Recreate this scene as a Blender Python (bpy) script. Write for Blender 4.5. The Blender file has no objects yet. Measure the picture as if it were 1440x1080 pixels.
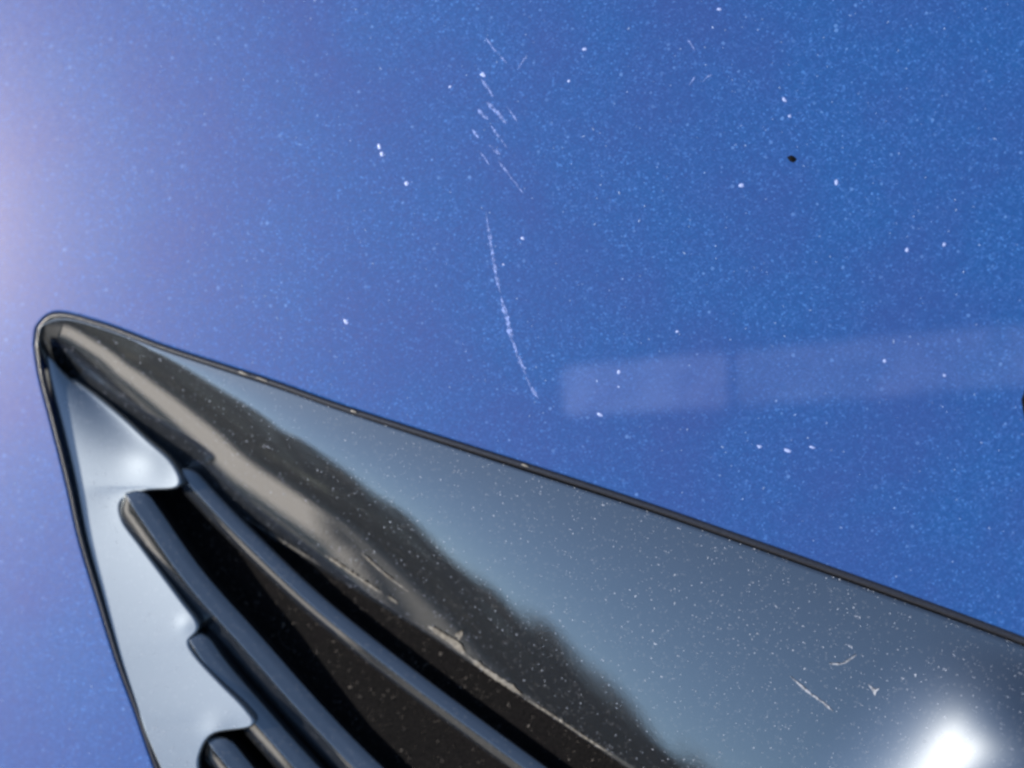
import bpy, math, random
import numpy as np
from mathutils import Matrix, Vector
random.seed(7); rng = np.random.default_rng(11)
C = bpy.context.scene
col = C.collection

# ---------------------------------------------------------------- frame of the car panel
# local frame of the car side: x to the right of the picture, y up, z out of the panel, millimetres -> metres
UP = Vector((0.13, 0.50, 0.86)).normalized()            # the world's up seen from the panel
OUT = Vector((0, 0, 1))
Yw = -(OUT - UP*OUT.dot(UP)).normalized()
Xw = Yw.cross(UP).normalized()
ROT = Matrix((Xw, Yw, UP))
FR = Matrix.Translation((0, 0, 0.85)) @ ROT.to_4x4()
D = 200.0                                                # camera distance in mm
SUN = Vector((-0.84, 0.13, 0.53)).normalized()           # towards the sun, panel frame

# ---------------------------------------------------------------- camera
cam = bpy.data.cameras.new('camera'); camo = bpy.data.objects.new('camera', cam); col.objects.link(camo)
camo.matrix_world = FR @ Matrix.Translation((0, 0, D*.001))
cam.sensor_width = 36; cam.lens = 36*D/144.0
cam.clip_start = 0.005; cam.clip_end = 600
cam.dof.use_dof = True; cam.dof.focus_distance = 0.1985; cam.dof.aperture_fstop = 6.8
C.camera = camo

# ---------------------------------------------------------------- sky and sun
sw = ROT @ SUN
elev = math.asin(sw.z); rot = math.atan2(sw.x, sw.y)
W = bpy.data.worlds.new('World'); C.world = W; W.use_nodes = True
nt = W.node_tree; bg = nt.nodes['Background']
sky = nt.nodes.new('ShaderNodeTexSky'); sky.sky_type = 'NISHITA'; sky.sun_disc = False
sky.sun_elevation = elev; sky.sun_rotation = rot; sky.dust_density = .4; sky.ozone_density = 3.0
nt.links.new(sky.outputs[0], bg.inputs[0]); bg.inputs[1].default_value = 0.095
sl = bpy.data.lights.new('sun', 'SUN'); sl.energy = 5.0; sl.angle = math.radians(.53); sl.color = (1, .94, .86)
so = bpy.data.objects.new('sun', sl); col.objects.link(so); so.rotation_mode = 'QUATERNION'
so.rotation_quaternion = sw.to_track_quat('Z', 'Y'); so.location = (0, 0, 8)
C.view_settings.view_transform = 'Standard'; C.view_settings.look = 'None'
C.view_settings.exposure = 1.6; C.view_settings.gamma = 1
C.cycles.filter_width = 2.7

# ---------------------------------------------------------------- materials
class NT:
    def __init__(s, name):
        s.m = bpy.data.materials.new(name); s.m.use_nodes = True; s.t = s.m.node_tree; s.t.nodes.clear()
        s.out = s.n('OutputMaterial')
    def n(s, k, **kw):
        x = s.t.nodes.new('ShaderNode'+k)
        for a, b in kw.items():
            if a.startswith('i_'): x.inputs[a[2:].replace('_', ' ')].default_value = b
            else: setattr(x, a, b)
        return x
    def l(s, a, b): s.t.links.new(a, b)
    def math(s, op, a, b=None, clamp=False):
        x = s.n('Math', operation=op); x.use_clamp = clamp
        for i, v in enumerate((a, b)):
            if v is None: continue
            if isinstance(v, (int, float)): x.inputs[i].default_value = v
            else: s.l(v, x.inputs[i])
        return x.outputs[0]
    def ramp(s, fac, pts):
        r = s.n('ValToRGB'); e = r.color_ramp.elements
        while len(e) < len(pts): e.new(.5)
        for k, (p, c) in zip(e, pts): k.position = p; k.color = (*c, 1) if len(c) == 3 else c
        s.l(fac, r.inputs[0]); return r.outputs[0]
    def mix(s, fac, a, b, blend='MIX'):
        x = s.n('Mix', data_type='RGBA', blend_type=blend)
        for sock, v in ((x.inputs['Factor'], fac), (x.inputs['A'] if 0 else x.inputs[6], a), (x.inputs[7], b)):
            if isinstance(v, (int, float)): sock.default_value = v
            elif isinstance(v, tuple): sock.default_value = (*v, 1)
            else: s.l(v, sock)
        return x.outputs[2]

def flake_normal(t, coord, scale, amp):
    v = t.n('TexVoronoi', feature='F1'); v.inputs['Scale'].default_value = scale; t.l(coord, v.inputs['Vector'])
    g = t.n('NewGeometry')
    a = t.n('VectorMath', operation='SUBTRACT'); t.l(v.outputs['Color'], a.inputs[0]); a.inputs[1].default_value = (.5, .5, .5)
    b = t.n('VectorMath', operation='SCALE'); t.l(a.outputs[0], b.inputs[0]); b.inputs['Scale'].default_value = amp
    c = t.n('VectorMath', operation='ADD'); t.l(g.outputs['Normal'], c.inputs[0]); t.l(b.outputs[0], c.inputs[1])
    d = t.n('VectorMath', operation='NORMALIZE'); t.l(c.outputs[0], d.inputs[0])
    return d.outputs[0], v

def paint_material():
    t = NT('blue_metallic_paint')
    tc = t.n('TexCoord').outputs['Object']
    nrm, v = flake_normal(t, tc, 3600, .16)
    sep = t.n('SeparateColor'); t.l(v.outputs['Color'], sep.inputs[0])
    v2 = t.n('TexVoronoi'); v2.inputs['Scale'].default_value = 1500; t.l(tc, v2.inputs['Vector'])
    s2 = t.n('SeparateColor'); t.l(v2.outputs['Color'], s2.inputs[0])
    big = t.n('TexNoise'); big.inputs['Scale'].default_value = 60; big.inputs['Detail'].default_value = 3; t.l(tc, big.inputs['Vector'])
    fine = t.ramp(sep.outputs[0], [(0, (.0026, .0235, .092)), (.6, (.0038, .0325, .114)), (.93, (.011, .044, .145)), (1, (.020, .073, .21))])
    den = t.n('TexNoise'); den.inputs['Scale'].default_value = 130; den.inputs['Detail'].default_value = 2; t.l(tc, den.inputs['Vector'])
    size = t.math('ADD', .10, t.math('MULTIPLY', t.math('POWER', s2.outputs[2], 2.5), .34))
    thr = t.math('SUBTRACT', 1.13, t.math('MULTIPLY', den.outputs['Fac'], .5))
    spark = t.math('MULTIPLY', t.math('GREATER_THAN', s2.outputs[1], thr), t.math('LESS_THAN', v2.outputs['Distance'], size))
    spark = t.math('MULTIPLY', spark, t.math('ADD', .35, t.math('MULTIPLY', s2.outputs[0], 1.3)))
    v3 = t.n('TexVoronoi'); v3.inputs['Scale'].default_value = 2600; t.l(tc, v3.inputs['Vector'])
    s3 = t.n('SeparateColor'); t.l(v3.outputs['Color'], s3.inputs[0])
    sp3 = t.math('MULTIPLY', t.math('GREATER_THAN', s3.outputs[1], t.math('ADD', thr, -.12)), t.math('LESS_THAN', v3.outputs['Distance'], t.math('MULTIPLY', s3.outputs[2], .42)))
    spark = t.math('ADD', spark, t.math('MULTIPLY', sp3, .55))
    c1 = t.mix(t.math('MULTIPLY', spark, .28), fine, (.07, .15, .33))
    c2 = t.mix(t.math('MULTIPLY', t.math('SUBTRACT', big.outputs['Fac'], .38, True), 1.2), c1, (.0125, .019, .086))
    p = t.n('BsdfPrincipled'); t.l(c2, p.inputs['Base Color']); p.inputs['Metallic'].default_value = 0
    p.inputs['Roughness'].default_value = .5; p.inputs['Specular IOR Level'].default_value = .05; t.l(nrm, p.inputs['Normal'])
    p.inputs['Coat Weight'].default_value = 1; p.inputs['Coat Roughness'].default_value = .03; p.inputs['Coat IOR'].default_value = 1.5
    haze = t.n('BsdfGlossy'); haze.inputs['Roughness'].default_value = .25; haze.inputs['Color'].default_value = (1, .76, .42, 1)
    mx = t.n('MixShader'); mx.inputs[0].default_value = .010
    pearl = t.n('BsdfGlossy'); pearl.inputs['Roughness'].default_value = .52; pearl.inputs['Color'].default_value = (.72, .46, .95, 1)
    m0 = t.n('MixShader'); m0.inputs[0].default_value = .008; t.l(p.outputs[0], m0.inputs[1]); t.l(pearl.outputs[0], m0.inputs[2])
    t.l(m0.outputs[0], mx.inputs[1]); t.l(haze.outputs[0], mx.inputs[2]); t.l(mx.outputs[0], t.out.inputs[0])
    return t.m

def gloss_black(name, base=(.004, .0042, .005), rough=.008, ior=2.5, haze=.018, hr=.42, speck=True, spec=.5):
    t = NT(name)
    tc = t.n('TexCoord').outputs['Object']
    v = t.n('TexVoronoi'); v.inputs['Scale'].default_value = 3200; t.l(tc, v.inputs['Vector'])
    s = t.n('SeparateColor'); t.l(v.outputs['Color'], s.inputs[0])
    f = t.math('MULTIPLY', t.math('GREATER_THAN', s.outputs[0], .90), t.math('LESS_THAN', v.outputs['Distance'], .38))
    c = t.mix(t.math('MULTIPLY', f, .05 if speck else 0.0), base, (.6, .6, .62))
    p = t.n('BsdfPrincipled'); t.l(c, p.inputs['Base Color']); p.inputs['Roughness'].default_value = rough
    p.inputs['IOR'].default_value = ior; p.inputs['Specular IOR Level'].default_value = spec
    nz = t.n('TexNoise'); nz.inputs['Scale'].default_value = 2600; nz.inputs['Detail'].default_value = 2; t.l(tc, nz.inputs['Vector'])
    bp = t.n('Bump'); bp.inputs['Strength'].default_value = .02; bp.inputs['Distance'].default_value = .0001
    t.l(nz.outputs['Fac'], bp.inputs['Height']); t.l(bp.outputs[0], p.inputs['Normal'])
    g = t.n('BsdfGlossy'); g.inputs['Roughness'].default_value = hr; g.inputs['Color'].default_value = (.84, .94, 1, 1)
    mx = t.n('MixShader'); mx.inputs[0].default_value = haze
    t.l(p.outputs[0], mx.inputs[1]); t.l(g.outputs[0], mx.inputs[2]); t.l(mx.outputs[0], t.out.inputs[0])
    return t.m

def plain(name, c1, c2, scale=20, rough=.8, metallic=0, bump=0, spec=.5):
    t = NT(name); tc = t.n('TexCoord').outputs['Object']
    nz = t.n('TexNoise'); nz.inputs['Scale'].default_value = scale; nz.inputs['Detail'].default_value = 5; t.l(tc, nz.inputs['Vector'])
    c = t.ramp(nz.outputs['Fac'], [(.3, c1), (.7, c2)])
    p = t.n('BsdfPrincipled'); t.l(c, p.inputs['Base Color']); p.inputs['Roughness'].default_value = rough; p.inputs['Metallic'].default_value = metallic; p.inputs['Specular IOR Level'].default_value = spec
    if bump:
        b = t.n('Bump'); b.inputs['Strength'].default_value = bump; b.inputs['Distance'].default_value = .0002
        t.l(nz.outputs['Fac'], b.inputs['Height']); t.l(b.outputs[0], p.inputs['Normal'])
    t.l(p.outputs[0], t.out.inputs[0]); return t.m

M_paint = paint_material()
M_trim = gloss_black('gloss_black_trim')
M_side = gloss_black('hazed_black_trim', haze=.072, hr=.44)
M_fin = gloss_black('gloss_black_fin', haze=.012, ior=2.3)
M_floor = plain('dark_textured_plastic', (.0002, .0002, .0004), (.005, .0045, .0045), 3600, .85, 0, .6, .04)
M_rubber = plain('black_rubber', (.006, .006, .008), (.012, .012, .015), 3000, .3, 0, .2)
M_scratch = plain('scratched_lacquer', (.30, .38, .75), (.45, .52, .85), 4000, .5)
M_dust = plain('pale_dust', (.05, .06, .08), (.34, .36, .42), 2000, .6)
M_tar = plain('dark_tar', (.001, .001, .002), (.003, .003, .003), 2000, .8, 0, 0, .05)

# ---------------------------------------------------------------- mesh helpers (millimetres in the panel frame)
def link(name, verts, faces, mat, parent=None, smooth=True, scale=.001):
    me = bpy.data.meshes.new(name)
    me.from_pydata([tuple(float(c)*scale for c in v) for v in verts], [], faces)
    me.update()
    if smooth: me.polygons.foreach_set('use_smooth', [True]*len(me.polygons))
    me.materials.append(mat)
    o = bpy.data.objects.new(name, me); col.objects.link(o)
    if parent: o.parent = parent
    return o

def grid_faces(nu, nv, flip=False):
    f = []
    for i in range(nu-1):
        for j in range(nv-1):
            a = i*nv+j; q = (a, a+1, a+nv+1, a+nv)
            f.append(q[::-1] if flip else q)
    return f

def catmull(P, n):
    P = np.array(P, float); m = len(P)
    Pp = np.vstack([2*P[0]-P[1], P, 2*P[-1]-P[-2]])
    t = np.linspace(0, m-1, n); i = np.minimum(t.astype(int), m-2); f = (t-i)[:, None]
    p0, p1, p2, p3 = Pp[i], Pp[i+1], Pp[i+2], Pp[i+3]
    return .5*((2*p1)+(-p0+p2)*f+(2*p0-5*p1+4*p2-p3)*f*f+(-p0+3*p1-3*p2+p3)*f**3)

def zbody(x, y):
    x = np.asarray(x, float); y = np.asarray(y, float)
    a = np.maximum(22-x, 0)
    z = -.0005*a*a
    b = np.maximum(y-5, 0); z = z-.0004*b*b
    z = z+.12*x
    q = np.maximum((-x-64)*.87+(-y-42)*.5-11, 0)     # shallow crease past the lower left corner
    z = z-.0*q*q
    return z

def unproj(px, py, z):
    """panel point under picture position (px, py) at height z"""
    k = (D-z)/D
    return (np.asarray(px, float)-720)*.1*k, (540-np.asarray(py, float))*.1*k

def on_body(px, py, dz=0):
    z = np.zeros_like(np.asarray(px, float))
    for _ in range(6):
        x, y = unproj(px, py, z); z = zbody(x, y)+dz
    return np.stack([x, y, z], -1)

# ---------------------------------------------------------------- the car side
car = bpy.data.objects.new('car', None); col.objects.link(car); car.matrix_world = FR; car.empty_display_size = .05
car['label'] = 'scratched blue metallic car side with a triangular gloss black louvred trim piece set into it'
car['category'] = 'car'

# outline of the opening in the panel (picture positions on the panel surface)
OUT_TOP = [(45, 484), (51, 455), (82, 436), (150, 452), (240, 485), (380, 530), (500, 572), (740, 648), (900, 700), (1050, 752), (1250, 823), (1440, 893), (1700, 995), (1950, 1095)]
OUT_LEFT = [(335, 1400), (262, 1200), (214, 1080), (186, 1000), (160, 930), (132, 840), (108, 760), (90, 680), (70, 600), (52, 530), (45, 484)]
n1, n2 = 90, 220
oL = catmull(OUT_LEFT, n1); oT = catmull(OUT_TOP, n2)
outline = np.vstack([oL[:-1], oT])
nO = len(outline)
seg = np.r_[0, np.cumsum(np.hypot(*np.diff(outline, axis=0).T))]; s01 = seg/seg[-1]
# far boundary of the panel piece, walked the same way round
far = np.array([(-100, 1500), (-500, 1500), (-500, 900), (-500, 300), (-500, -500), (300, -500), (1000, -500), (1950, -500), (1950, 300), (1950, 1000)], float)
def arc(P, s):
    d = np.r_[0, np.cumsum(np.hypot(*np.diff(P, axis=0).T))]; d /= d[-1]
    return np.stack([np.interp(s, d, P[:, 0]), np.interp(s, d, P[:, 1])], -1)
farmap = np.interp(s01, [0, s01[n1-1]*.5, s01[n1-1], s01[n1+20], 1], [0, .16, .36, .46, 1])
F = arc(far, farmap)
nr = 150
rr = (np.linspace(0, 1, nr)**1.5)
V = []
tang = np.gradient(outline, axis=0); tang /= np.hypot(*tang.T)[:, None]
nin = np.stack([-tang[:, 1], tang[:, 0]], -1)      # towards the inside of the opening
# folded edge first, then the sheet
base_in = on_body(outline[:, 0]+nin[:, 0]*3, outline[:, 1]+nin[:, 1]*3)
rows = []
for off, dz in ((4.5, -3.0), (4.0, -.9), (3.0, -.32), (1.5, -.07)):
    b = on_body(outline[:, 0]+nin[:, 0]*off, outline[:, 1]+nin[:, 1]*off); b[:, 2] += dz; rows.append(b)
for r in rr:
    q = outline*(1-r)+F*r
    rows.append(on_body(q[:, 0], q[:, 1]))
V = np.stack(rows, 1).reshape(-1, 3)
panel = link('body_panel', V, grid_faces(nO, len(rows), True), M_paint, car)

# ---------------------------------------------------------------- trim: upper face
PAIRS = [((53, 480), (50, 507)), ((59, 458), (64, 517)), ((95, 449), (82, 527)), ((160, 467), (112, 545)), ((240, 497), (150, 572)), ((380, 543), (235, 642)), ((500, 585), (300, 704)), ((740, 664), (440, 792)),
         ((900, 716), (590, 884)), ((1050, 768), (700, 957)), ((1250, 840), (890, 1084)), ((1440, 910), (1080, 1212)), ((1700, 1012), (1380, 1410)), ((1950, 1112), (1650, 1590))]
ns, ntv = 300, 70
Oc = catmull([p[0] for p in PAIRS], ns); Rc = catmull([p[1] for p in PAIRS], ns)
kidx = np.linspace(0, len(PAIRS)-1, ns)
T_B = np.interp(kidx, range(14), [-.5, -.4, -.25, -.05, .04, .28, .37, .55, .68, .77, .88, .88, .90, .9])
T_G = np.interp(kidx, range(14), [.05, .1, .2,   .34, .50, .65, .69, .80, .95, 1.04, 1.08, 1.1, 1.03, 1.04])
E_0 = 42.0
TF = np.linspace(0, 1, ntv)
def target_elev(t):
    """elevation mirrored at the fraction t of the face: sky, tree tops, paving, road"""
    e0 = np.full(ns, E_0); tb = T_B
    out = np.where(t < tb, e0+(9-e0)*np.clip(t/np.maximum(tb, .05), 0, 1)**.8, 0)
    out = np.where((t >= tb) & (t < T_G), 9+(-7-9)*(t-tb)/(T_G-tb), out)
    out = np.where((t >= T_G) & (t < T_G+.14), -7-6*(t-T_G)/.14, out)
    out = np.where(t >= T_G+.14, -13-15*(t-T_G-.14)/np.maximum(1-T_G-.14, .12), out)
    return out
upv = np.array(UP)
def elev_of(P, T1, ac, m):
    k = (D-P[:, 2])/D
    T2 = np.stack([ac[:, 0]*k-P[:, 0]/k*m/D, -ac[:, 1]*k-P[:, 1]/k*m/D, m], -1)
    N = np.cross(T1, T2); N /= np.linalg.norm(N, axis=1)[:, None]; N *= np.sign(N[:, 2])[:, None]
    v = P-np.array([0, 0, D]); v /= np.linalg.norm(v, axis=1)[:, None]
    r = v-2*(v*N).sum(1)[:, None]*N
    return np.degrees(np.arcsin(r@upv))
def gsm(a, sg):
    k = np.arange(-int(3*sg), int(3*sg)+1); w = np.exp(-k*k/(2*sg*sg)); w /= w.sum()
    return np.convolve(np.pad(a, len(k)//2, mode='edge'), w, 'valid')
ob = on_body(Oc[:, 0], Oc[:, 1], -.35)
ac = Rc-Oc; wd = np.hypot(*ac.T)*.1; ac = ac/np.hypot(*ac.T)[:, None]
Pf = np.zeros((ns, ntv, 3)); z = ob[:, 2].copy(); prev = None
for j, t in enumerate(TF):
    q = Oc*(1-t)+Rc*t
    x, y = unproj(q[:, 0], q[:, 1], z); P = np.stack([x, y, z], -1); Pf[:, j] = P
    T1 = np.gradient(P, axis=0)
    lo = np.full(ns, -1.2); hi = np.full(ns, .8); E = target_elev(t)
    for _ in range(22):
        mid = (lo+hi)/2; e = elev_of(P, T1, ac, mid); up_ = e < E
        lo = np.where(up_, mid, lo); hi = np.where(up_, hi, mid)   # a steeper fall mirrors lower
    m = gsm((lo+hi)/2, 5)
    if prev is not None: m = np.clip(m, prev-.12, prev+.12)
    prev = m
    if j in (0, 20, 40, 60, 69): print('slope', t, np.round(m[::40], 2), 'z', np.round(z[::40], 1))
    z = z+m*wd/(ntv-1)
# the lower right end flares outwards
dO = np.hypot(Pf[:, :, 0]-Pf[:, :1, 0], Pf[:, :, 1]-Pf[:, :1, 1])
def flare(P, dO, tgt=(1345, 1052), L=15.0):
    """the gradient that mirrors the sun at the glint, reached over L mm and then held"""
    q = np.stack([Oc*(1-t)+Rc*t for t in TF], 1); k = np.argmin((q[..., 0]-tgt[0])**2+(q[..., 1]-tgt[1])**2); i0, j0 = divmod(k, ntv); p = P[i0, j0]
    e1 = P[i0+2, j0]-P[i0-2, j0]; e2 = P[i0, j0+2]-P[i0, j0-2]; n = np.cross(e1, e2); n *= np.sign(n[2]); g0 = np.array([-n[0]/n[2], -n[1]/n[2]])
    back = np.array([0, 0, D])-p; back /= np.linalg.norm(back); h = back+np.array(SUN); g1 = np.array([-h[0]/h[2], -h[1]/h[2]])
    dg = g1-g0
    for _ in range(7):
        m = np.hypot(*dg); u = dg/m; w = np.maximum((P[..., 0]-p[0])*u[0]+(P[..., 1]-p[1])*u[1]+L, 0)
        v_ = np.minimum(np.maximum(w-1.02*L, 0), .9*L); f = np.where(w < 1.02*L, .5*m/L*w*w, .5*m*L*1.0404+1.02*m*v_-.5*1.02*m/(.9*L)*v_*v_)*(1-np.exp(-(dO/9)**2))
        Q = P.copy(); kx = P[..., 0]/(D-P[..., 2]); ky = P[..., 1]/(D-P[..., 2]); Q[..., 2] += f; Q[..., 0] = kx*(D-Q[..., 2]); Q[..., 1] = ky*(D-Q[..., 2])
        e1 = Q[i0+2, j0]-Q[i0-2, j0]; e2 = Q[i0, j0+2]-Q[i0, j0-2]; n = np.cross(e1, e2); n *= np.sign(n[2])
        back = np.array([0, 0, D])-Q[i0, j0]; back /= np.linalg.norm(back); h = back+np.array(SUN)
        err = np.array([-h[0]/h[2], -h[1]/h[2]])-np.array([-n[0]/n[2], -n[1]/n[2]]); dg = dg+err*.6
    print('flare', dg, err)
    return f
fl = flare(Pf, dO)
qx = Pf[:, :, 0]/(D-Pf[:, :, 2]); qy = Pf[:, :, 1]/(D-Pf[:, :, 2])
Pf[:, :, 2] += fl; Pf[:, :, 0] = qx*(D-Pf[:, :, 2]); Pf[:, :, 1] = qy*(D-Pf[:, :, 2])
# rolled inner edge then wall into the recess; folded outer edge
tR = np.gradient(Rc, axis=0); tR /= np.hypot(*tR.T)[:, None]; nR = np.stack([-tR[:, 1], tR[:, 0]], -1)  # towards lower left
extra = []
for off, dz in ((.25, -.25), (.38, -.7), (.42, -1.6), (.42, -6)):
    e = Pf[:, -1].copy(); e[:, 0] += nR[:, 0]*off; e[:, 1] -= nR[:, 1]*off; e[:, 2] += dz; extra.append(e)
tO = np.gradient(Oc, axis=0); tO /= np.hypot(*tO.T)[:, None]; nO_ = np.stack([tO[:, 1], -tO[:, 0]], -1)
pre = []
for off, dz in ((.35, -3.5), (.33, -.8), (.2, -.2)):
    e = Pf[:, 0].copy(); e[:, 0] += nO_[:, 0]*off; e[:, 1] -= nO_[:, 1]*off; e[:, 2] += dz; pre.append(e)
G = np.stack(pre+[Pf[:, j] for j in range(ntv)]+extra, 1)
trim = link('louvre_trim', G.reshape(-1, 3), grid_faces(ns, G.shape[1]), M_trim, car)
trim['label'] = 'triangular gloss black louvre surround mirroring sky and trees'

# ---------------------------------------------------------------- trim: pale lower left face
LP = [((62, 500), (100, 535)), ((66, 535), (135, 560)), ((73, 575), (172, 590)), ((80, 610), (205, 620)), ((87, 645), (240, 652)), ((94, 678), (250, 682)), ((96, 688), (205, 688)), ((98, 700), (170, 702)),
      ((104, 730), (163, 732)), ((114, 770), (186, 772)), ((135, 840), (238, 842)), ((147, 880), (270, 880)), ((153, 902), (253, 902)), ((158, 918), (262, 925)), ((167, 950), (292, 960)),
      ((186, 1000), (335, 1000)), ((192, 1018), (352, 1020)), ((196, 1030), (300, 1030)), ((206, 1056), (272, 1056)), ((220, 1090), (268, 1090)), ((245, 1150), (290, 1160)), ((340, 1400), (420, 1400))]
for a, b in ((8, 7), (9, 12), (10, 12), (11, 6), (12, 10), (13, 12), (14, 14), (15, 10), (18, 8), (19, 10), (20, 10)):
    LP[a] = (LP[a][0], (LP[a][1][0]+b, LP[a][1][1]))
nl = 420; ntl = 60
Lc = catmull([p[0] for p in LP], nl); Ic = catmull([p[1] for p in LP], nl)
Lc[:, 0] += 4+np.clip((Lc[:, 1]-900)/25, 0, 9)
Pl = np.zeros((nl, ntl, 3)); TL = np.linspace(0, 1, ntl)
lb = on_body(Lc[:, 0], Lc[:, 1], -2.2); lb[:, 2] += .04*np.clip((Lc[:, 1]-520)*.1, 0, 60)
for j, t in enumerate(TL):
    q = Lc*(1-t)+Ic*t; d = np.hypot(*(q-Lc).T)*.1
    z = lb[:, 2]+.15*d+.003*d*d-1.5*t*t*(3-2*t)*np.exp(-np.maximum((q[:, 1]-560)/95, 0)**2)
    for bx_, by_, s_, h_ in ((212, 648, 30, .20), (262, 878, 12, .07), (305, 1026, 20, .10)):
        z = z+h_*np.exp(-((q[:, 0]-bx_)**2+(q[:, 1]-by_)**2)/s_**2)
    x, y = unproj(q[:, 0], q[:, 1], z); Pl[:, j] = np.stack([x, y, z], -1)
tI = np.gradient(Ic, axis=0); tI /= np.hypot(*tI.T)[:, None]; nI = np.stack([tI[:, 1], -tI[:, 0]], -1)
extra = []
for off, dz in ((.15, -.06), (.28, -.22), (.36, -.5), (.38, -1.2), (.38, -6)):
    e = Pl[:, -1].copy(); e[:, 0] += nI[:, 0]*off; e[:, 1] -= nI[:, 1]*off; e[:, 2] += dz; extra.append(e)
pre = []
for off, dz in ((-.35, -3.5), (-.33, -.8), (-.2, -.2)):
    e = Pl[:, 0].copy(); e[:, 0] += off; e[:, 2] += dz; pre.append(e)
G = np.stack(pre+[Pl[:, j] for j in range(ntl)]+extra, 1)
link('side_face', G.reshape(-1, 3), grid_faces(nl, G.shape[1], False), M_side, trim)

# ---------------------------------------------------------------- recess floor
def zfloor(px, py): return -11.5+.0*px
gx = np.linspace(-100, 1700, 90); gy = np.linspace(380, 1700, 60)
FP = []
for a in gx:
    for b in gy:
        # only inside the opening: squeeze the sheet to the triangle
        FP.append((a, b))
FL = [((80, 520), (78, 520)), ((240, 560), (90, 600)), ((520, 660), (120, 740)), ((800, 790), (165, 900)), ((1050, 900), (215, 1060)), ((1400, 1100), (280, 1250)), ((1700, 1350), (420, 1500))]
A = catmull([p[0] for p in FL], 60); B = catmull([p[1] for p in FL], 60)
FV = []
for i in range(60):
    for t in np.linspace(0, 1, 40):
        q = A[i]*(1-t)+B[i]*t; z = -11.2+.12*(q[0]-720)*.1+.03*max(0, (520-q[0])*.1-10); x, y = unproj(q[0], q[1], z); FV.append((x, y, z))
link('recess_floor', FV, grid_faces(60, 40), M_floor, trim)

# ---------------------------------------------------------------- fins
def fin(path, w1, w2, z0, z1, tipn=10, n=130, drop1=.25, drop2=.9, endround=3.0):
    P = catmull(path, n); tg = np.gradient(P, axis=0); L = np.hypot(*tg.T); tg /= L[:, None]
    perp = np.stack([tg[:, 1], -tg[:, 0]], -1)       # towards the upper right in picture space
    dist = np.r_[0, np.cumsum(L[1:])]*.1
    rows = []
    for i in range(n):
        k = dist[i]/endround; k = math.sqrt(max(0, 1-(1-min(k, 1))**2)); k = max(k, .02)
        a, b = w1*.1*k, w2*.1*k; zl = z0+(z1-z0)*min(dist[i]/45, 1)-(1-k)*.9+.12*(P[i, 0]-720)*.1
        prof = [(a, -6), (a, -drop1-.5), (a-.08, -drop1-.16), (a-.25, -drop1-.02), (a*.5, -drop1*.45), (.18, -.03), (0, 0), (-.14, -.06), (-b*.5, -drop2*.42), (-b+.2, -drop2*.86), (-b+.05, -drop2-.05), (-b, -drop2-.3), (-b, -6)]
        for (o, dz) in prof:
            z = zl+dz; x, y = unproj(P[i, 0]+perp[i, 0]*o*10, P[i, 1]+perp[i, 1]*o*10, zl)
            rows.append((x, y, z))
    m = 13
    f = grid_faces(n, m)
    f.append(tuple(range(m)))
    return rows, f
FINS = [([(250, 660), (268, 682), (330, 748), (440, 852), (560, 948), (700, 1052), (860, 1168), (1100, 1340)], 18, 18, -7.6, -7.8, 1.2),
        ([(176, 694), (205, 738), (265, 822), (345, 912), (432, 1010), (512, 1092), (640, 1210), (800, 1350)], 27, 32, -3.9, -7.4, 2.1),
        ([(262, 893), (300, 948), (362, 1020), (420, 1085), (520, 1190), (640, 1320)], 24, 26, -3.7, -6.8, 1.6),
        ([(290, 1040), (330, 1090), (420, 1200), (520, 1310)], 26, 28, -3.5, -6.4, 1.6)]
for k, (pa, w1, w2, z0, z1, dr) in enumerate(FINS):
    v, f = fin(pa, w1, w2, z0, z1, drop2=dr)
    link('fin', v, f, M_fin, trim)

# ---------------------------------------------------------------- rubber seal along the outline
def tube(path3, r, mat, name, parent, seg=10, rz=None):
    P = np.array(path3); T = np.gradient(P, axis=0); T /= np.linalg.norm(T, axis=1)[:, None]
    Z = np.array([0, 0, 1.]); S = np.cross(T, Z); S /= np.linalg.norm(S, axis=1)[:, None]; N = np.cross(S, T)
    rad = r if hasattr(r, '__len__') else [r]*len(P)
    V = []
    for i in range(len(P)):
        for k in range(seg):
            a = 2*math.pi*k/seg
            V.append(P[i]+rad[i]*(S[i]*math.cos(a)+N[i]*math.sin(a)))
    f = [(i*seg+k, (i+1)*seg+k, (i+1)*seg+(k+1) % seg, i*seg+(k+1) % seg) for i in range(len(P)-1) for k in range(seg)]
    return link(name, V, f, mat, parent)
ml = outline+nin*7
pp = on_body(ml[:, 0], ml[:, 1], -.55)
rad = np.interp(np.arange(nO), [0, n1-12, n1+10, n1+60, nO-1], [.42, .3, .16, .42, .62])
tube(pp, rad, M_rubber, 'seal', trim)

# ---------------------------------------------------------------- scratches, chips, wear and painted glints
M_scr = NT('scratched_lacquer_mark')
_n = M_scr.n('TexNoise'); _n.inputs['Scale'].default_value = 1800; _n.inputs['Detail'].default_value = 3
M_scr.l(M_scr.n('TexCoord').outputs['Object'], _n.inputs['Vector'])
_d = M_scr.n('BsdfDiffuse'); _d.inputs['Color'].default_value = (.115, .16, .33, 1); _t = M_scr.n('BsdfTransparent'); _m = M_scr.n('MixShader')
M_scr.l(M_scr.ramp(_n.outputs['Fac'], [(.35, (0, 0, 0)), (.65, (.92, .92, .92))]), _m.inputs[0]); M_scr.l(_t.outputs[0], _m.inputs[1]); M_scr.l(_d.outputs[0], _m.inputs[2]); M_scr.l(_m.outputs[0], M_scr.out.inputs[0])
M_scr = M_scr.m
M_scuff = plain('pale_scuff', (.03, .035, .045), (.20, .21, .24), 2200, .5)
M_chip = plain('bared_primer', (.08, .11, .23), (.18, .22, .38), 4000, .5)
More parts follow.
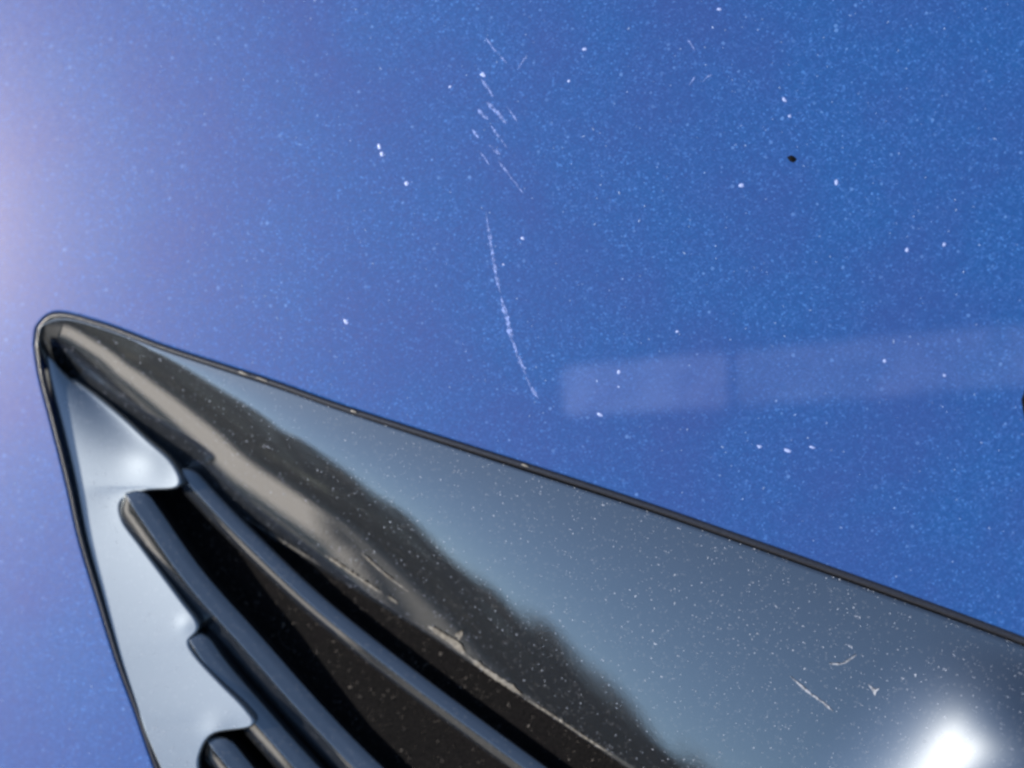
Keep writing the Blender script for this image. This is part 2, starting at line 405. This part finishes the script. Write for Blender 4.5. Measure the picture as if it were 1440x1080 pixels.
M_wear_glint = plain('worn_plastic_and_glint', (.035, .032, .027), (.12, .11, .095), 2500, .45)  # worn plastic, and the pale colour of the painted glints
def ribbon(pts, wpx, surf, mat, name, parent, lift=.02, rag=.35, n=None, taper=True):
    L = sum(math.dist(a, b) for a, b in zip(pts, pts[1:])); n = n or max(6, int(L/3))
    P = catmull(pts, n); T = np.gradient(P, axis=0); T /= np.hypot(*T.T)[:, None]; N = np.stack([-T[:, 1], T[:, 0]], -1)
    V = []
    for i in range(n):
        w = wpx*.5*(1+random.uniform(-rag, rag)*1.4); c = random.uniform(-rag, rag)*wpx*.35
        if taper: w *= min(1, 6*min(i+.25, n-1-i+.25)/n)
        for sgn in (-1, 0, 1):
            q = P[i]+N[i]*(c+sgn*w); b = surf(q[0], q[1]); V.append((b[0], b[1], b[2]+lift+(0.015 if sgn == 0 else 0)))
    return link(name, V, grid_faces(n, 3), mat, parent)
def fleck(px, py, rx, ry, ang, surf, mat, name, parent, lift=.02, hgt=.05):
    V = []; m = 9
    for k in range(m):
        a = 2*math.pi*k/m; r = random.uniform(.7, 1.2); u, v = rx*r*math.cos(a), ry*r*math.sin(a)
        b = surf(px+u*math.cos(ang)-v*math.sin(ang), py+u*math.sin(ang)+v*math.cos(ang)); V.append((b[0], b[1], b[2]+lift))
    b = surf(px, py); V.append((b[0], b[1], b[2]+lift+hgt))
    return link(name, V, [(k, (k+1) % m, m) for k in range(m)], mat, parent, False)
bs = lambda px, py: on_body(px, py).reshape(3)
SCR = [([(683, 296), (688, 330), (693, 360), (698, 388), (704, 413)], 4.0), ([(704, 416), (710, 437), (715, 458), (721, 482)], 6), ([(719, 474), (727, 498), (733, 512), (739, 527)], 5.0), ([(740, 530), (747, 544), (757, 561)], 3.5),
       ([(676, 110), (686, 124), (694, 137)], 3), ([(684, 143), (697, 156), (703, 163), (712, 174)], 5), ([(672, 154), (679, 161), (686, 168)], 4), ([(690, 176), (700, 190), (713, 208)], 3.2),
       ([(688, 204), (695, 210), (703, 217)], 4.5), ([(700, 225), (716, 246), (736, 272)], 2.4), ([(682, 52), (697, 72), (714, 90)], 2.4), ([(727, 98), (734, 88), (741, 78)], 3), ([(712, 150), (722, 163), (727, 171)], 2.6), ([(664, 182), (673, 194)], 3), ([(676, 214), (688, 232)], 2.6),
       ([(967, 56), (972, 63), (977, 71)], 2.6), ([(969, 120), (974, 113), (978, 107)], 3), ([(988, 116), (994, 109), (1001, 105)], 2.4)]
for p, w in SCR: ribbon(p, w, bs, M_scr, 'scratch', panel)
CH = [(679, 105, 5, 4, .3), (533, 206, 2.5, 5, -.3), (537, 216, 3, 5, 0), (572, 258, 4, 4, 0), (486, 452, 3.2, 6, -.6), (822, 69, 4, 3, 0), (843, 583, 6, 3, .4), (1108, 634, 7.5, 3.4, .45), (1068, 628, 4, 3, .5), (1142, 629, 5, 2.4, .3), (800, 114, 2.4, 2.4, 0), (633, 122, 3, 2.4, 0),
      (1103, 140, 3, 5, -.5), (1110, 163, 3, 3, 0), (1042, 261, 5, 3.6, 0), (1176, 256, 3, 5, 0), (1011, 13, 4, 3, 0), (708, 372, 2, 2, 0), (735, 335, 3, 3, 0), (1244, 508, 3.4, 3.4, 0), (1328, 528, 3, 3, 0), (1275, 352, 3, 4, 0), (1328, 344, 3, 4, 0), (952, 466, 3, 2, 0), (870, 523, 3, 4, 0), (870, 544, 2, 2, 0)]
for c in CH: fleck(*c[:2], c[2]*.8, c[3]*.8, c[4], bs, M_chip, 'paint_chip', panel)
tar = fleck(1113, 223, 7, 5, .6, bs, M_tar, 'tar_spot', None, .02, .2)
tar.parent = None; tar.matrix_world = FR; tar['label'] = 'tiny black tar spot stuck on the blue paint at upper right'; tar['category'] = 'tar spot'

tar = fleck(1444, 572, 7, 24, 0, bs, M_tar, 'tar_spot', None, .02, .2)
tar.matrix_world = FR; tar['label'] = 'dark smear of tar cut off by the right edge, below the pale band'; tar['category'] = 'tar spot'

# look-up of the trim surfaces by picture position
def sheet(P3, qpx):
    A = P3.reshape(-1, 3); Q = qpx.reshape(-1, 2)
    def f(px, py):
        i = np.argmin((Q[:, 0]-px)**2+(Q[:, 1]-py)**2); z = A[i, 2]; x, y = unproj(px, py, z); return np.array([x, y, z])
    return f
qf = np.stack([Oc*(1-t)+Rc*t for t in TF], 1); ql = np.stack([Lc*(1-t)+Ic*t for t in TL], 1)
fs = sheet(Pf, qf); ls = sheet(Pl, ql)
for p, w in [([(1110, 950), (1135, 972), (1156, 987), (1172, 1001)], 2.6), ([(1220, 962), (1229, 972), (1230, 978)], 3), ([(1228, 974), (1236, 968)], 2.4), ([(1165, 933), (1185, 933), (1205, 920)], 2)]:
    ribbon(p, w, fs, M_scuff, 'scratch', trim, .12)
for px_, py_, r_ in [(340, 528, 7), (368, 537, 9), (502, 581, 5), (736, 656, 6)]:  # glints at worn spots of the seal, painted as pale flecks
    i_ = int(np.argmin((ml[:, 0]-px_)**2+(ml[:, 1]-py_)**2)); u_ = ml[i_]
    fleck(u_[0], u_[1], r_, 1.5, .36, lambda a, b: on_body(a, b, .12).reshape(3), M_wear_glint, 'wear_and_glint', trim)
# pale wear along the inner ridge, with edge glints painted in as pale ribbons
def ridge(px, py):
    return fs(px, py)
for p, w in [([(455, 779), (480, 796), (508, 815), (540, 836)], 4.5), ([(545, 838), (560, 849)], 3), ([(602, 880), (622, 893), (640, 905), (655, 922)], 10), ([(640, 895), (648, 889), (645, 900)], 6), ([(655, 920), (685, 944), (710, 960), (735, 978)], 8), ([(735, 980), (780, 1008), (820, 1035), (862, 1062)], 3.2),
             ([(505, 775), (540, 806), (575, 832)], 3), ([(185, 596), (205, 612), (225, 628)], 6), ([(222, 628), (235, 640), (246, 650)], 5), ([(300, 700), (380, 750), (455, 797)], 2.0)]:
    ribbon(p, w*.75, ridge, M_wear_glint, 'wear_and_glint', trim, .2, .22)

# ---------------------------------------------------------------- dust: far too many grains to count
def grains(name, label, anchors, smin, smax, mat, long=.15):
    V = []; Fc = []
    for (x, y, z) in anchors:
        s_ = math.exp(random.uniform(math.log(smin), math.log(smax))); a = random.uniform(0, 6.28)
        e = random.uniform(2, 4.5) if random.random() < long else random.uniform(1, 1.5)
        u = (math.cos(a)*s_*e, math.sin(a)*s_*e); v = (-math.sin(a)*s_*.8, math.cos(a)*s_*.8); b = len(V)
        V += [(x+u[0], y+u[1], z), (x+v[0], y+v[1], z), (x-u[0]*.8, y-u[1]*.8, z), (x-v[0]*1.2, y-v[1]*1.2, z), (x, y, z+s_*.6)]
        Fc += [(b, b+1, b+4), (b+1, b+2, b+4), (b+2, b+3, b+4), (b+3, b, b+4)]
    o = link(name, V, Fc, mat, None, False); o.matrix_world = FR; o['kind'] = 'stuff'
    if label: o['label'] = label
    return o
def inside(px, py):
    # inside the opening?
    c = False; P = outline_poly; j = len(P)-1
    for i in range(len(P)):
        if (P[i][1] > py) != (P[j][1] > py) and px < (P[j][0]-P[i][0])*(py-P[i][1])/(P[j][1]-P[i][1])+P[i][0]: c = not c
        j = i
    return c
outline_poly = [tuple(p) for p in outline[::4]]
ab = []
while len(ab) < 1500:
    px, py = random.uniform(-200, 1640), random.uniform(-200, 1280)
    if inside(px, py): continue
    b = bs(px, py); ab.append((b[0], b[1], b[2]+.01))
grains('paint_dust', 'fine pale dust scattered over the blue paint', ab, .03, .12, plain('blue_grey_dust', (.04, .07, .13), (.20, .27, .45), 2000, .6))
at = []
prob = np.linalg.norm(np.roll(Pf, -1, 0)[:, 0]-Pf[:, 0], axis=1)*wd; prob[-1] = 0; prob = np.cumsum(prob)/prob.sum()
for k in range(5200):
    i = int(np.searchsorted(prob, random.random())); j = min(int(abs(random.gauss(0, .5))*ntv) if random.random() < .25 else random.randrange(ntv), ntv-1) ; j = ntv-1-j if random.random() < .5 else j
    i2 = min(i+1, ns-1); f_ = random.random(); p = Pf[i, j]*(1-f_)+Pf[i2, j]*f_; at.append((p[0], p[1], p[2]+.03))
for k in range(450):
    p = Pl[random.randrange(nl), random.randrange(ntl)]; at.append((p[0], p[1], p[2]+.04))
grains('trim_dust', 'fine pale dust scattered over the gloss black trim', at, .025, .10, M_dust, .06)
af = []
for k in range(10000):
    i = random.randrange(59)*40+random.randrange(39); a_, b_, c_ = np.array(FV[i]), np.array(FV[i+1]), np.array(FV[i+40]); r1, r2 = random.random(), random.random()
    p = a_+(b_-a_)*r1+(c_-a_)*r2; af.append((p[0], p[1], p[2]+.03))
grains('recess_dust', 'brown grit lying in the dark louvre recesses', af, .02, .085, plain('brown_grit', (.008, .006, .005), (.24, .21, .18), 900, .8))

# ---------------------------------------------------------------- faint pale band, a thin translucent film laid over the paint
t = NT('pale_band_film'); _tc = t.n('TexCoord').outputs['Object']; _a = t.n('Attribute'); _a.attribute_name = 'cover'
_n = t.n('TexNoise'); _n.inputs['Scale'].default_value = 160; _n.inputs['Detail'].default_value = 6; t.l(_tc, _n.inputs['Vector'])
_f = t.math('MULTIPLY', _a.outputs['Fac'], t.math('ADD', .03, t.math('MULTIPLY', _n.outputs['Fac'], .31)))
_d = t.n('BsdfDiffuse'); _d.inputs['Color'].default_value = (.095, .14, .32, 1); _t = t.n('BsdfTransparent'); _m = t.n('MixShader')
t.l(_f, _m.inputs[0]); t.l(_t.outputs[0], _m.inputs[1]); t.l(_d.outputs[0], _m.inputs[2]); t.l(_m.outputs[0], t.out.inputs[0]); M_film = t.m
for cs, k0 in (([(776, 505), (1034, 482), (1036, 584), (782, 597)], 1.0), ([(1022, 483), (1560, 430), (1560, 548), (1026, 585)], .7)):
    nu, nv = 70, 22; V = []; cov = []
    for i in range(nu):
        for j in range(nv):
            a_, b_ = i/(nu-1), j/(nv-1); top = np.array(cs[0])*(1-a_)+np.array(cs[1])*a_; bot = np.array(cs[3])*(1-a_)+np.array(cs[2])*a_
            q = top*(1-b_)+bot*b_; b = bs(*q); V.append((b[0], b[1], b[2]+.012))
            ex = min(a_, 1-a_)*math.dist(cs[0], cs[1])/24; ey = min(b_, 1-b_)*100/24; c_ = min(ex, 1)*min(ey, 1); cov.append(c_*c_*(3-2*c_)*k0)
    o = link('pale_band', V, grid_faces(nu, nv), M_film, panel); at_ = o.data.attributes.new('cover', 'FLOAT', 'POINT'); at_.data.foreach_set('value', cov)

# ---------------------------------------------------------------- surroundings mirrored in the paint
def world_obj(name, verts, faces, mat, kind, smooth=False):
    o = link(name, verts, faces, mat, None, smooth, 1.0); o['kind'] = kind; return o
M_asph = plain('asphalt', (.09, .085, .072), (.14, .13, .11), 3, .9)
M_pave = plain('pale_paving', (.60, .53, .44), (.68, .61, .51), 2, .9)
M_leaf = plain('leaves', (.006, .006, .005), (.030, .024, .016), 3, .8)
world_obj('ground', [(-300, -300, 0), (300, -300, 0), (300, 300, 0), (-300, 300, 0)], [(0, 1, 2, 3)], M_asph, 'structure')
def on_arc(deg, r, z): a = math.radians(deg); return (r*math.sin(a), -r*math.cos(a), z)
pv = []; 
for k in range(61):
    dg = -150+k*2.057
    for (r, z) in ((3.6, 0), (3.6, .13), (9.0, .13), (9.0, 0)): pv.append(on_arc(dg, r, z))
world_obj('pavement', pv, grid_faces(61, 4), M_pave, 'structure')
V = []; Fc = []
for k in range(45000):
    dg = random.uniform(-100, 100); r = random.uniform(21, 29)
    H = 5.1+.6*math.sin(dg*.11)+.4*math.sin(dg*.43+1)+.3*math.sin(dg*1.7)+.25*math.sin(dg*5.3)+random.uniform(-.3, .3)
    z = random.random()**1.1*H; c = Vector(on_arc(dg, r, z)); s = random.uniform(.14, .42)
    u = Vector((random.gauss(0, 1), random.gauss(0, 1), random.gauss(0, 1))).normalized(); w = u.orthogonal().normalized()
    b = len(V); V += [c+u*s, c+w*s*.6, c-u*s, c-w*s*.6]; Fc.append((b, b+1, b+2, b+3))
world_obj('tree_belt', V, Fc, M_leaf, 'stuff')
print('sun elev', math.degrees(elev), 'rot', math.degrees(rot))
